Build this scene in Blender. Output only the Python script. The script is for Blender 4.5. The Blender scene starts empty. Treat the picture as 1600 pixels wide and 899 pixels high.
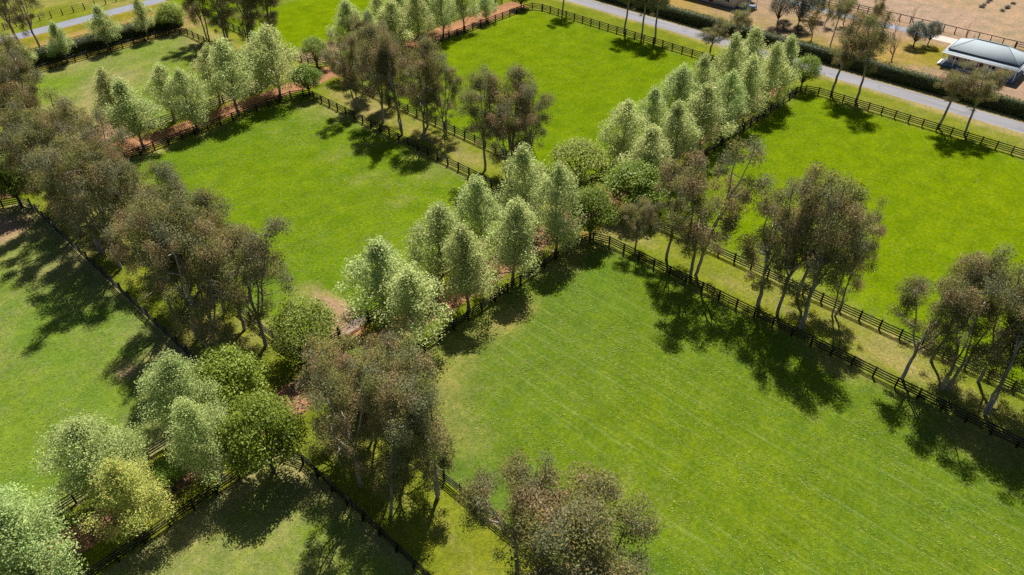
import bpy, math
import numpy as np
from mathutils import Vector

R = math.radians
SC = bpy.context.scene
COL = SC.collection

# ------------------------------------------------------------------ camera, sky, sun, exposure
CAM_H = 55.0
cam_data = bpy.data.cameras.new('camera')
cam = bpy.data.objects.new('camera', cam_data)
COL.objects.link(cam)
cam.location = (0, 0, CAM_H)
cam.rotation_euler = (R(90 - 39.29), 0, R(42.67 - 90))
cam_data.sensor_width = 36
cam_data.lens = 25.96
cam_data.clip_start = 0.5
cam_data.clip_end = 3000
SC.camera = cam

SUN_EL, SUN_HEAD = 58.0, 32.0          # heading measured from +X towards +Y
world = bpy.data.worlds.new('World')
SC.world = world
world.use_nodes = True
wt = world.node_tree
wt.nodes.clear()
wo = wt.nodes.new('ShaderNodeOutputWorld')
wb = wt.nodes.new('ShaderNodeBackground')
ws = wt.nodes.new('ShaderNodeTexSky')
ws.sky_type = 'NISHITA'
ws.sun_disc = False
ws.sun_elevation = R(SUN_EL)
ws.sun_rotation = R(90 - SUN_HEAD)
wb.inputs['Strength'].default_value = 0.05
wt.links.new(ws.outputs[0], wb.inputs[0])
wt.links.new(wb.outputs[0], wo.inputs[0])

sun_data = bpy.data.lights.new('sun', 'SUN')
sun_data.energy = 5.0
sun_data.angle = R(0.5)
sun_data.color = (1.0, 0.95, 0.87)
sun = bpy.data.objects.new('sun', sun_data)
COL.objects.link(sun)
sd = Vector((math.cos(R(SUN_EL)) * math.cos(R(SUN_HEAD)), math.cos(R(SUN_EL)) * math.sin(R(SUN_HEAD)), math.sin(R(SUN_EL))))
sun.rotation_euler = sd.to_track_quat('Z', 'Y').to_euler()
sun.location = (60, 60, 120)

SC.view_settings.view_transform = 'Standard'
SC.view_settings.look = 'None'
SC.view_settings.exposure = 1.0
SC.view_settings.gamma = 1.0
SC.view_settings.use_curve_mapping = False
SC.cycles.max_bounces = 12
SC.cycles.diffuse_bounces = 6
SC.cycles.transmission_bounces = 8
SC.cycles.use_denoising = False

# ------------------------------------------------------------------ helpers
def tag(o, label=None, cat=None, group=None, kind=None):
    if label: o['label'] = label
    if cat: o['category'] = cat
    if group: o['group'] = group
    if kind: o['kind'] = kind
    return o

def empty(name, loc, rz=0.0, scale=None):
    o = bpy.data.objects.new(name, None)
    COL.objects.link(o)
    o.location = loc
    o.rotation_euler = (0, 0, rz)
    if scale is not None: o.scale = scale
    o.empty_display_size = 0.3
    return o

def link(name, me, parent=None):
    o = bpy.data.objects.new(name, me)
    COL.objects.link(o)
    if parent is not None: o.parent = parent
    return o

class MB:
    """collects quads (and their colours) and turns them into one mesh"""
    def __init__(s):
        s.v, s.f, s.c, s.n = [], [], [], 0
    def add(s, V, F, col=None):
        V = np.asarray(V, np.float32).reshape(-1, 3)
        F = np.asarray(F, np.int64).reshape(-1, 4)
        s.v.append(V); s.f.append(F + s.n); s.n += len(V)
        if col is None: col = (1, 1, 1)
        col = np.asarray(col, np.float32)
        if col.ndim == 1: col = np.tile(col, (len(V), 1))
        s.c.append(col)
    def box(s, lo, hi, col=None):
        x0, y0, z0 = lo; x1, y1, z1 = hi
        V = [(x0,y0,z0),(x1,y0,z0),(x1,y1,z0),(x0,y1,z0),(x0,y0,z1),(x1,y0,z1),(x1,y1,z1),(x0,y1,z1)]
        F = [(3,2,1,0),(4,5,6,7),(0,1,5,4),(1,2,6,5),(2,3,7,6),(3,0,4,7)]
        s.add(V, F, col)
    def beam(s, a, b, w, h, col=None):
        """rectangular bar from a to b, w across, h upright"""
        a = np.array(a, float); b = np.array(b, float)
        d = b - a; d /= np.linalg.norm(d)
        n = np.cross(d, (0, 0, 1)); ln = np.linalg.norm(n)
        n = np.array((1., 0, 0)) if ln < 1e-5 else n / ln
        u = np.cross(n, d)
        V = []
        for p in (a, b):
            for sx, sz in ((-1,-1),(1,-1),(1,1),(-1,1)):
                V.append(p + n * sx * w / 2 + u * sz * h / 2)
        F = [(0,1,2,3),(7,6,5,4),(0,4,5,1),(1,5,6,2),(2,6,7,3),(3,7,4,0)]
        s.add(V, F, col)
    def tube(s, pts, rad, k=6, col=None):
        pts = np.asarray(pts, float); n = len(pts)
        rad = np.broadcast_to(np.asarray(rad, float), (n,))
        d = np.gradient(pts, axis=0)
        d /= np.maximum(np.linalg.norm(d, axis=1, keepdims=True), 1e-6)
        ref = np.where(np.abs(d[:, 2:3]) > 0.9, np.array([[1., 0, 0]]), np.array([[0, 0, 1.]]))
        a = np.cross(d, ref); a /= np.maximum(np.linalg.norm(a, axis=1, keepdims=True), 1e-6)
        b = np.cross(d, a)
        t = np.arange(k) * 2 * np.pi / k
        V = pts[:, None] + rad[:, None, None] * (a[:, None] * np.cos(t)[None, :, None] + b[:, None] * np.sin(t)[None, :, None])
        i = np.arange(n - 1)[:, None] * k; j = np.arange(k)[None]; j2 = (j + 1) % k
        F = np.stack([i + j, i + j2, i + k + j2, i + k + j], -1).reshape(-1, 4)
        s.add(V.reshape(-1, 3), F, col)
    def leaves(s, C, N, size, aspect, col, rng, bend=0.0):
        """diamond leaf cards at C facing N"""
        C = np.asarray(C, float); n = len(C)
        N = N / np.maximum(np.linalg.norm(N, axis=1, keepdims=True), 1e-6)
        r = rng.normal(size=(n, 3))
        t = np.cross(N, r); t /= np.maximum(np.linalg.norm(t, axis=1, keepdims=True), 1e-6)
        b = np.cross(N, t)
        size = np.broadcast_to(size, (n,))[:, None]
        V = np.stack([C - t * size, C + b * size * aspect + N * bend * size, C + t * size, C - b * size * aspect + N * bend * size], 1)
        F = np.arange(n * 4).reshape(-1, 4)
        s.add(V.reshape(-1, 3), F, np.repeat(col, 4, axis=0))
    def mesh(s, name, mat, smooth=False):
        V = np.concatenate(s.v); F = np.concatenate(s.f).astype(np.int32); Cc = np.concatenate(s.c)
        me = bpy.data.meshes.new(name)
        me.vertices.add(len(V)); me.vertices.foreach_set('co', V.ravel())
        me.loops.add(F.size); me.loops.foreach_set('vertex_index', F.ravel())
        me.polygons.add(len(F))
        me.polygons.foreach_set('loop_start', np.arange(0, F.size, 4, dtype=np.int32))
        me.polygons.foreach_set('loop_total', np.full(len(F), 4, np.int32))
        if smooth: me.polygons.foreach_set('use_smooth', np.ones(len(F), bool))
        at = me.color_attributes.new('tint', 'FLOAT_COLOR', 'POINT')
        c4 = np.ones((len(V), 4), np.float32); c4[:, :Cc.shape[1]] = Cc
        at.data.foreach_set('color', c4.ravel())
        me.materials.append(mat)
        me.update(calc_edges=True); me.validate()
        return me
    def build(s, name, mat, parent=None, smooth=False):
        return link(name, s.mesh(name, mat, smooth), parent)

# ------------------------------------------------------------------ materials
def newmat(name):
    m = bpy.data.materials.new(name); m.use_nodes = True
    nt = m.node_tree; nt.nodes.clear()
    out = nt.nodes.new('ShaderNodeOutputMaterial')
    return m, nt, out

def nd(nt, typ, ins=None, **kw):
    n = nt.nodes.new(typ)
    for k, v in kw.items(): setattr(n, k, v)
    for k, v in (ins or {}).items():
        if isinstance(v, bpy.types.NodeSocket): nt.links.new(v, n.inputs[k])
        else: n.inputs[k].default_value = v
    return n

def math_n(nt, op, a, b=None, c=None, clamp=False):
    n = nt.nodes.new('ShaderNodeMath'); n.operation = op; n.use_clamp = clamp
    for i, v in enumerate((a, b, c)):
        if v is None: continue
        if isinstance(v, bpy.types.NodeSocket): nt.links.new(v, n.inputs[i])
        else: n.inputs[i].default_value = v
    return n.outputs[0]

def mix(nt, f, a, b, mode='MIX'):
    n = nt.nodes.new('ShaderNodeMix'); n.data_type = 'RGBA'; n.blend_type = mode; n.clamp_factor = True
    for i, v in ((0, f), (6, a), (7, b)):
        if isinstance(v, bpy.types.NodeSocket): nt.links.new(v, n.inputs[i])
        else: n.inputs[i].default_value = (*v, 1) if isinstance(v, tuple) and len(v) == 3 else v
    return n.outputs[2]

def noise(nt, vec, scale, detail=4, rough=0.55):
    return nd(nt, 'ShaderNodeTexNoise', {'Vector': vec, 'Scale': scale, 'Detail': detail, 'Roughness': rough}).outputs[0]

def ramp01(nt, v, lo, hi):
    n = nt.nodes.new('ShaderNodeMapRange'); n.clamp = True
    nt.links.new(v, n.inputs[0]); n.inputs[1].default_value = lo; n.inputs[2].default_value = hi
    return n.outputs[0]

def leaf_mat(name, transl=0.3, vary=0.25, rough=0.5, spec=0.3):
    m, nt, out = newmat(name)
    att = nd(nt, 'ShaderNodeAttribute', attribute_name='tint')
    oi = nd(nt, 'ShaderNodeObjectInfo')
    k = math_n(nt, 'MULTIPLY_ADD', oi.outputs['Random'], vary, 1 - vary / 2)
    hs = nd(nt, 'ShaderNodeHueSaturation', {'Color': att.outputs['Color'], 'Value': k,
        'Hue': math_n(nt, 'MULTIPLY_ADD', math_n(nt, 'FRACT', math_n(nt, 'MULTIPLY', oi.outputs['Random'], 7.31)), 0.03, 0.485)})
    p = nd(nt, 'ShaderNodeBsdfPrincipled', {'Base Color': hs.outputs[0], 'Roughness': rough, 'Specular IOR Level': spec})
    t = nd(nt, 'ShaderNodeBsdfTranslucent', {'Color': hs.outputs[0]})
    ms = nd(nt, 'ShaderNodeMixShader', {0: transl, 1: p.outputs[0], 2: t.outputs[0]})
    nt.links.new(ms.outputs[0], out.inputs[0])
    return m

def simple_mat(name, col, rough=0.6, spec=0.4, metal=0.0, nscale=6.0, namt=0.25, bump=0.0, stretch=(1, 1, 1)):
    m, nt, out = newmat(name)
    tc = nd(nt, 'ShaderNodeTexCoord')
    mp = nd(nt, 'ShaderNodeMapping', {'Vector': tc.outputs['Object'], 'Scale': stretch})
    f = noise(nt, mp.outputs[0], nscale, 5, 0.6)
    lo = tuple(c * (1 - namt) for c in col); hi = tuple(min(1, c * (1 + namt)) for c in col)
    c = mix(nt, ramp01(nt, f, 0.3, 0.7), lo, hi)
    p = nd(nt, 'ShaderNodeBsdfPrincipled', {'Base Color': c, 'Roughness': rough, 'Specular IOR Level': spec, 'Metallic': metal})
    if bump:
        b = nd(nt, 'ShaderNodeBump', {'Height': f, 'Strength': bump, 'Distance': 0.05})
        nt.links.new(b.outputs[0], p.inputs['Normal'])
    nt.links.new(p.outputs[0], out.inputs[0])
    return m

def ground_mat(name, lush, cool, straw, dirt, stripes=0.0, speck=1.0):
    """tint: R straw, G bare earth, B cool green, A mowing lines"""
    m, nt, out = newmat(name)
    geo = nd(nt, 'ShaderNodeNewGeometry'); pos = geo.outputs['Position']
    att = nd(nt, 'ShaderNodeAttribute', attribute_name='tint')
    sep = nd(nt, 'ShaderNodeSeparateColor', {'Color': att.outputs['Color']})
    n1 = noise(nt, pos, 0.9, 6, 0.65); n2 = noise(nt, pos, 4.5, 4, 0.7); n3 = noise(nt, pos, 0.22, 4, 0.6)
    nn = math_n(nt, 'ADD', math_n(nt, 'MULTIPLY', n1, 0.6), math_n(nt, 'MULTIPLY', n2, 0.4))
    def soft(w, s=0.3):      # weight broken up by noise
        a = math_n(nt, 'SUBTRACT', math_n(nt, 'ADD', w, math_n(nt, 'MULTIPLY', nn, 1.0)), 0.5)
        g = nt.nodes.new('ShaderNodeMapRange'); g.clamp = True; g.interpolation_type = 'SMOOTHSTEP'
        nt.links.new(a, g.inputs[0]); g.inputs[1].default_value = 0.5 - s; g.inputs[2].default_value = 0.5 + s
        return g.outputs[0]
    col = mix(nt, math_n(nt, 'ADD', sep.outputs[2], math_n(nt, 'MULTIPLY', math_n(nt, 'SUBTRACT', nn, 0.5), 3.2), clamp=True), lush, cool)
    col = mix(nt, math_n(nt, 'MULTIPLY', ramp01(nt, n3, 0.42, 0.62), 0.25), col, tuple(c * 0.62 for c in lush))
    if stripes:
        xyz = nd(nt, 'ShaderNodeSeparateXYZ', {'Vector': pos})
        wob = math_n(nt, 'MULTIPLY', noise(nt, pos, 0.12, 2, 0.5), 0.5)
        def lines(spacing, shift, lo, hi):
            v = math_n(nt, 'FRACT', math_n(nt, 'ADD', math_n(nt, 'MULTIPLY', xyz.outputs[0], 1 / spacing), math_n(nt, 'ADD', wob, shift)))
            v = math_n(nt, 'ABSOLUTE', math_n(nt, 'SUBTRACT', v, 0.5))
            mp = nd(nt, 'ShaderNodeMapping', {'Vector': pos, 'Scale': (0.9, 0.11, 1), 'Location': (shift * 9, 3, 0)})
            return math_n(nt, 'MULTIPLY', math_n(nt, 'MULTIPLY', ramp01(nt, v, 0.38, 0.49), ramp01(nt, noise(nt, mp.outputs[0], 1.0, 4, 0.6), lo, hi)), att.outputs['Alpha'])
        dots = ramp01(nt, noise(nt, pos, 2.6, 4, 0.7), 0.42, 0.6)
        col = mix(nt, math_n(nt, 'MULTIPLY', lines(1.9, 0.0, .40, .62), 0.55 * stripes), col, (0.125, 0.165, 0.040))
        col = mix(nt, math_n(nt, 'MULTIPLY', lines(1.3, 0.37, .46, .66), 0.55 * stripes), col, tuple(c * .62 for c in cool))
        col = mix(nt, math_n(nt, 'MULTIPLY', math_n(nt, 'MULTIPLY', lines(0.95, 0.71, .50, .66), dots), 0.9 * stripes), col, tuple(c * 1.15 for c in straw))
    col = mix(nt, soft(sep.outputs[0]), col, straw)
    # small pale dead tufts
    sp = ramp01(nt, noise(nt, pos, 1.6, 3, 0.7), 0.62, 0.72)
    col = mix(nt, math_n(nt, 'MULTIPLY', sp, 0.35 * speck), col, straw)
    dcol = mix(nt, ramp01(nt, n2, 0.3, 0.7), tuple(c * 0.75 for c in dirt), tuple(c * 1.15 for c in dirt))
    col = mix(nt, soft(sep.outputs[1], 0.22), col, dcol)
    # grain of the sward: clumps and single tufts
    fine = noise(nt, pos, 9, 3, 0.75); mid = noise(nt, pos, 2.3, 5, 0.7); big = noise(nt, pos, 0.33, 4, 0.65)
    col = mix(nt, 1.0, col, mix(nt, ramp01(nt, fine, 0.33, 0.67), (0.66, 0.70, 0.66), (1.26, 1.22, 1.2)), 'MULTIPLY')
    col = mix(nt, 1.0, col, mix(nt, ramp01(nt, mid, 0.35, 0.65), (0.72, 0.76, 0.72), (1.22, 1.18, 1.25)), 'MULTIPLY')
    col = mix(nt, 1.0, col, mix(nt, ramp01(nt, big, 0.36, 0.64), (0.80, 0.86, 0.85), (1.16, 1.10, 1.1)), 'MULTIPLY')
    p = nd(nt, 'ShaderNodeBsdfPrincipled', {'Base Color': col, 'Roughness': 0.9, 'Specular IOR Level': 0.0})
    hgt = math_n(nt, 'ADD', math_n(nt, 'MULTIPLY', n1, 0.6), math_n(nt, 'MULTIPLY', n2, 0.35))
    b = nd(nt, 'ShaderNodeBump', {'Height': hgt, 'Strength': 0.4, 'Distance': 0.10})
    nt.links.new(b.outputs[0], p.inputs['Normal'])
    nt.links.new(p.outputs[0], out.inputs[0])
    return m

LUSH, COOL, STRAW = (0.1010, 0.1420, 0.0012), (0.0690, 0.1190, 0.0030), (0.1755, 0.1560, 0.0468)
REDD, PINK = (0.245, 0.125, 0.066), (0.226, 0.150, 0.090)
M = {}
M['plain'] = ground_mat('plain_pasture', (0.0910, 0.1380, 0.0020), (0.0600, 0.1120, 0.0080), (0.185, 0.170, 0.055), PINK, speck=1.0)
M['lush'] = ground_mat('lush_pasture', LUSH, COOL, STRAW, PINK, speck=0.5)
M['mown'] = ground_mat('mown_pasture', (0.0880, 0.1270, 0.0035), (0.0560, 0.1040, 0.0110), STRAW, PINK, stripes=1.0)
M['soft'] = ground_mat('soft_pasture', (0.1120, 0.1560, 0.0090), (0.0760, 0.1300, 0.0180), (0.1677, 0.1560, 0.0585), PINK)
M['lane'] = ground_mat('lane_grass', (0.1209, 0.1365, 0.0094), (0.0780, 0.1131, 0.0125), (0.1989, 0.1638, 0.0624), PINK)
M['track'] = ground_mat('track_earth', (0.0975, 0.1170, 0.0062), (0.0585, 0.0897, 0.0094), (0.1794, 0.1287, 0.0312), REDD)
M['gold'] = ground_mat('golden_lawn', (0.150, 0.132, 0.016), (0.115, 0.118, 0.020), (0.225, 0.150, 0.050), (0.215, 0.150, 0.100))
M['field'] = ground_mat('dry_field', (0.165, 0.135, 0.060), (0.140, 0.125, 0.050), (0.235, 0.165, 0.105), (0.240, 0.170, 0.122), speck=0.3)
def road_mat():
    m, nt, out = newmat('road_asphalt')
    geo = nd(nt, 'ShaderNodeNewGeometry'); pos = geo.outputs['Position']
    mp = nd(nt, 'ShaderNodeMapping', {'Vector': pos, 'Scale': (1.3, .06, 1)})
    wear = noise(nt, mp.outputs[0], 1.0, 4, .6); pat = noise(nt, pos, .35, 3, .5); fine = noise(nt, pos, 8, 4, .7)
    c = mix(nt, ramp01(nt, wear, .35, .65), (.135, .132, .142), (.195, .190, .200))
    c = mix(nt, math_n(nt, 'MULTIPLY', ramp01(nt, pat, .60, .63), .35), c, (.105, .105, .115))
    c = mix(nt, 1.0, c, mix(nt, ramp01(nt, fine, .3, .7), (.82, .82, .82), (1.15, 1.15, 1.15)), 'MULTIPLY')
    xyz = nd(nt, 'ShaderNodeSeparateXYZ', {'Vector': pos})
    edge = math_n(nt, 'ABSOLUTE', math_n(nt, 'SUBTRACT', xyz.outputs[0], 134.35))
    edge = math_n(nt, 'ADD', edge, math_n(nt, 'MULTIPLY', noise(nt, pos, .8, 4, .6), .9))
    c = mix(nt, ramp01(nt, edge, 2.2, 2.5), c, (.200, .165, .115))      # gravel and soil washed onto the edges
    p = nd(nt, 'ShaderNodeBsdfPrincipled', {'Base Color': c, 'Roughness': .9, 'Specular IOR Level': .15})
    nt.links.new(p.outputs[0], out.inputs[0]); return m
M['road'] = road_mat()
M['drive'] = simple_mat('drive_asphalt', (0.1482, 0.1560, 0.1833), 0.9, 0.2, nscale=0.7, namt=0.14, bump=0.1)
M['pad'] = simple_mat('pale_concrete', (0.36, 0.31, 0.27), 0.9, 0.2, nscale=1.5, namt=0.1)
M['black'] = simple_mat('black_fence_paint', (0.0075, 0.0068, 0.0062), 0.5, 0.35, nscale=5, namt=0.4, stretch=(1, 1, 4))
M['brownrail'] = simple_mat('dark_brown_timber', (0.035, 0.022, 0.018), 0.7, 0.3, nscale=5, namt=0.4)
M['bark_gum'] = simple_mat('pale_gum_bark', (0.260, 0.220, 0.185), 0.85, 0.2, nscale=1.1, namt=0.5, bump=0.3, stretch=(1, 1, 0.35))
M['bark_grey'] = simple_mat('grey_brown_bark', (0.190, 0.165, 0.130), 0.85, 0.2, nscale=2.5, namt=0.4, bump=0.3)
M['bark_dark'] = simple_mat('dark_bark', (0.060, 0.045, 0.034), 0.9, 0.2, nscale=2.5, namt=0.4)
M['twig'] = simple_mat('bare_twig_bark', (0.190, 0.130, 0.105), 0.9, 0.2, nscale=2, namt=0.3)
M['leaf_poplar'] = leaf_mat('poplar_leaf', 0.48, 0.18, 0.6, 0.12)
M['leaf_gum'] = leaf_mat('gum_leaf', 0.45, 0.30, 0.6, 0.12)
M['leaf_round'] = leaf_mat('round_tree_leaf', 0.45, 0.25, 0.5, 0.3)
M['leaf_plain'] = leaf_mat('shrub_leaf', 0.22, 0.2, 0.6, 0.25)
M['grass'] = leaf_mat('grass_blade', 0.1, 0.0, 0.6, 0.2)

# ------------------------------------------------------------------ ground
def vnoise(x, y, s, seed):
    x = np.asarray(x) / s; y = np.asarray(y) / s
    xi = np.floor(x).astype(np.int64); yi = np.floor(y).astype(np.int64)
    fx = x - xi; fy = y - yi; fx = fx * fx * (3 - 2 * fx); fy = fy * fy * (3 - 2 * fy)
    def h(i, j):
        n = (i * 374761393 + j * 668265263 + seed * 982451653) & 0xffffffff
        n = ((n ^ (n >> 13)) * 1274126177) & 0xffffffff
        return ((n ^ (n >> 16)) & 0xffff) / 65535.0
    return (h(xi, yi) * (1 - fx) + h(xi + 1, yi) * fx) * (1 - fy) + (h(xi, yi + 1) * (1 - fx) + h(xi + 1, yi + 1) * fx) * fy
def fbm(x, y, s, seed):
    return (vnoise(x, y, s, seed) * 4 + vnoise(x, y, s / 2, seed + 1) * 2 + vnoise(x, y, s / 4, seed + 2)) / 7

FX = (17.9, 25.4, 63.9, 71.5, 123.8)       # fence lines that run away along Y
FY = (45.2, 53.3, 107.9, 115.0, 151.2)     # fence lines that run along X
PATCH = [  # x, y, rx, ry, straw, bare earth
    (32.0, 55.0, 2.6, 4.5, .5, 1.1), (33.2, 60, 2.6, 7, .6, .5), (12.5, 103, 7, 6, .6, .8), (16.5, 63.5, 2.2, 3, .4, .6), (12.5, 65.5, 2.0, 2.0, .5, .55),
    (33.5, 117.5, 7, 7, .6, .8), (38, 128, 7, 10, .75, .25), (46, 138, 8, 6, .45, 0), (77.5, 120.5, 8, 8, .6, .9), (60, 118, 5, 4, .5, .5),
    (13.8, 57.5, 4, 4, .4, .3), (34, 40.5, 7, 4, .4, .1), (42, 42.5, 8, 2.5, .45, .1), (30, 34, 4, 9, .3, .05), (57, 43, 6, 2.5, .4, .35), (46, 42, 4, 2, .45, .25),
    (8, 43.6, 9, 1.5, .3, .2), (16.5, 41, 1.5, 4, .3, .3), (28, 100, 4, 8, .5, .35), (61, 104, 4, 4, .3, .1), (62.4, 12, 2, 4, .35, .15),
    (61.5, -2, 3, 6, .35, .15), (74, 24, 5, 12, .35, 0), (74, 104, 4, 4, .3, .3), (74, 47, 5, 3, .4, .1)]
def weights(x, y, zone):
    n0 = fbm(x, y, 9.0, 3); n1 = fbm(x, y, 22.0, 8); n2 = fbm(x, y, 3.0, 15)
    straw = np.zeros_like(x); dirt = np.zeros_like(x); cool = np.zeros_like(x); strp = np.zeros_like(x)
    if zone == 'lush':
        straw += 0.10 + 0.25 * (n0 - .5); cool += 0.30 + 0.9 * (n1 - .5)
    elif zone == 'plain':
        straw += 0.20 + 0.5 * (n0 - .5) + 0.35 * (n2 - .5); cool += 0.35 + 1.0 * (n1 - .5)
    elif zone == 'mown':
        straw += 0.16 + 0.45 * (n0 - .5); cool += 0.40 + 1.0 * (n1 - .5) + 0.5 * np.clip((38 - x) / 12, 0, 1)
        strp += np.clip((x - 29) / 6, 0, 1) * np.clip((61 - x) / 4, 0, 1) * np.clip((43 - y) / 3, 0, 1)
    elif zone == 'soft':
        straw += 0.34 + 0.6 * (n0 - .5) + 0.3 * (n2 - .5); cool += 0.45 + 1.1 * (n1 - .5)
    elif zone == 'lane':
        straw += 0.34 + 0.9 * (n0 - .5) - 0.06; cool += 0.25 + 0.7 * (n1 - .5); dirt += 0.05 + 0.3 * (n2 - .5)
        for c in (21.6, 67.7):
            straw += 0.2 * np.exp(-((x - c) / 1.6) ** 2)
    elif zone == 'track':
        yc = np.where(y > 80, 111.6, 49.6); hw = np.where(y > 80, np.where(x > 72, 2.3, 1.7), 1.5)
        e = np.abs(y - yc + 0.9 * (fbm(x, y, 6, 31) - .5)) / hw
        dirt += np.clip(1.35 - 0.75 * e ** 2, 0, 1); straw += 0.30 + 0.9 * (n0 - .5); cool += 0.3 * n1
        for c in (21.6, 67.8):
            dirt += 0.55 * np.exp(-((x - c) / 3.0) ** 2 - ((y - yc) / 4) ** 2)
    elif zone == 'verge':
        straw += 0.22 + 0.6 * (n0 - .5) + 0.55 * np.clip((x - 130.2) / 2, 0, 1); cool += 0.35 + 0.8 * (n1 - .5)
        straw += 0.25 * np.clip((40 - y) / 30, 0, 1)
    elif zone == 'gold':
        straw += 0.62 + 0.8 * (n0 - .5); dirt += 0.50 + 1.3 * (n1 - .45); cool += 0.1
        straw += 0.6 * np.exp(-((x - 141) / 2.2) ** 2); dirt -= 0.6 * np.exp(-((x - 141) / 2.2) ** 2)
        straw -= 0.4 * np.exp(-((x - 156) / 5) ** 2 - ((y - 34) / 4) ** 2); dirt -= 0.7 * np.exp(-((x - 155) / 6) ** 2 - ((y - 33) / 4) ** 2)
    elif zone == 'field':
        straw += 0.75 + 0.5 * (n0 - .5); dirt += 0.55 + 0.7 * (n1 - .5); dirt -= 0.7 * np.clip((x - 185) / 12, 0, 1)
    elif zone == 'strip':
        straw += 0.60 + 0.7 * (n0 - .5) - .45 * np.clip((157 - y) / 1.5, 0, 1); dirt += 0.30 + 0.9 * (n1 - .5); cool += 0.1
        straw -= 0.7 * np.exp(-((y - 168.5) / 1.8) ** 2); dirt -= 0.5 * np.exp(-((y - 168.5) / 1.8) ** 2)
    elif zone == 'back':
        straw += 0.35 + 0.6 * (n0 - .5); cool += 0.3
    if zone in ('lush', 'mown', 'soft', 'plain'):          # worn margins along the rails
        d = np.full_like(x, 99.0)
        for fx in FX: d = np.minimum(d, np.abs(x - fx))
        for fy in FY: d = np.minimum(d, np.abs(y - fy))
        straw += 0.28 * np.exp(-d / 1.3) + 0.10 * np.exp(-d / 4); cool += 0.25 * np.exp(-d / 4)
    if zone not in ('gold', 'field', 'back'):
        for (px, py, rx, ry, a, b) in PATCH:
            g = np.exp(-(((x - px) / rx) ** 2 + ((y - py) / ry) ** 2) * 1.6)
            straw += a * .75 * g; dirt += b * g * (0.75 + 0.5 * n2)
    return np.stack([np.clip(straw, 0, 1), np.clip(dirt, 0, 1), np.clip(cool, 0, 1), np.clip(strp, 0, 1)], -1)

def sheet(name, x0, x1, y0, y1, zone, mat, step=0.7, z=0.0, label=None):
    nx = max(2, int((x1 - x0) / step) + 1); ny = max(2, int((y1 - y0) / step) + 1)
    X, Y = np.meshgrid(np.linspace(x0, x1, nx), np.linspace(y0, y1, ny), indexing='ij')
    V = np.stack([X, Y, np.full_like(X, z)], -1).reshape(-1, 3)
    i = np.arange(nx - 1)[:, None] * ny; j = np.arange(ny - 1)[None]
    F = np.stack([i + j, i + ny + j, i + ny + j + 1, i + j + 1], -1).reshape(-1, 4)
    b = MB(); b.add(V, F, weights(X.ravel(), Y.ravel(), zone))
    o = b.build(name, mat)
    return tag(o, label, None, None, 'structure')

XL, YB, YT = -60.0, -40.0, 300.0
sheet('ground', -700, 900, -500, 1100, 'back', M['soft'], 20, z=-0.06)
sheet('paddock', XL, FX[0], FY[1], FY[2], 'soft', M['soft'])
sheet('paddock', XL, FX[0], YB, FY[0], 'soft', M['soft'])
sheet('paddock', FX[1], FX[2], FY[1], FY[2], 'plain', M['plain'])
sheet('paddock', FX[1], FX[2], YB, FY[0], 'mown', M['mown'])
sheet('paddock', FX[3], FX[4], FY[1], FY[2], 'lush', M['lush'])
sheet('paddock', FX[3], FX[4], YB, FY[0], 'lush', M['lush'])
sheet('paddock', FX[1], FX[2], FY[3], FY[4], 'soft', M['soft'])
sheet('paddock', FX[3], FX[4], FY[3], 172, 'lush', M['lush'])
sheet('paddock', XL, FX[0], FY[3], FY[4], 'soft', M['soft'])
for a, b_ in ((FX[0], FX[1]), (FX[2], FX[3])):
    for c, d in ((YB, FY[0]), (FY[1], FY[2]), (FY[3], FY[4])):
        sheet('grass_lane', a, b_, c, d, 'lane', M['lane'], 0.5)
sheet('dirt_track', XL, FX[4], FY[0], FY[1], 'track', M['track'], 0.4)
sheet('dirt_track', XL, FX[4], FY[2], FY[3], 'track', M['track'], 0.4)
sheet('road_verge', FX[4], 132.3, YB, 172, 'verge', M['lane'], 0.7)
sheet('road', 132.3, 136.4, YB, 172, 'verge', M['road'], 4, z=0.004)
sheet('road_verge', 136.4, 139.6, YB, 172, 'verge', M['lane'], 0.7)
sheet('lawn', 139.6, 171.0, YB, 172, 'gold', M['gold'], 0.8)
sheet('dry_field', 171.0, 420, YB, 172, 'field', M['field'], 1.6)
sheet('dry_strip', XL, FX[3], FY[4], 171.0, 'strip', M['gold'], 0.8)
sheet('driveway', XL, FX[3], 171.0, 174.7, 'strip', M['drive'], 4, z=0.004)
sheet('pasture', XL, FX[3], 174.7, YT, 'back', M['lane'], 1.5)
sheet('driveway', 164.2, 166.8, 37.5, 80, 'gold', M['drive'], 3, z=0.008)
sheet('concrete_pad', 164.0, 167.2, 31.6, 37.5, 'gold', M['pad'], 3, z=0.012)

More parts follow.
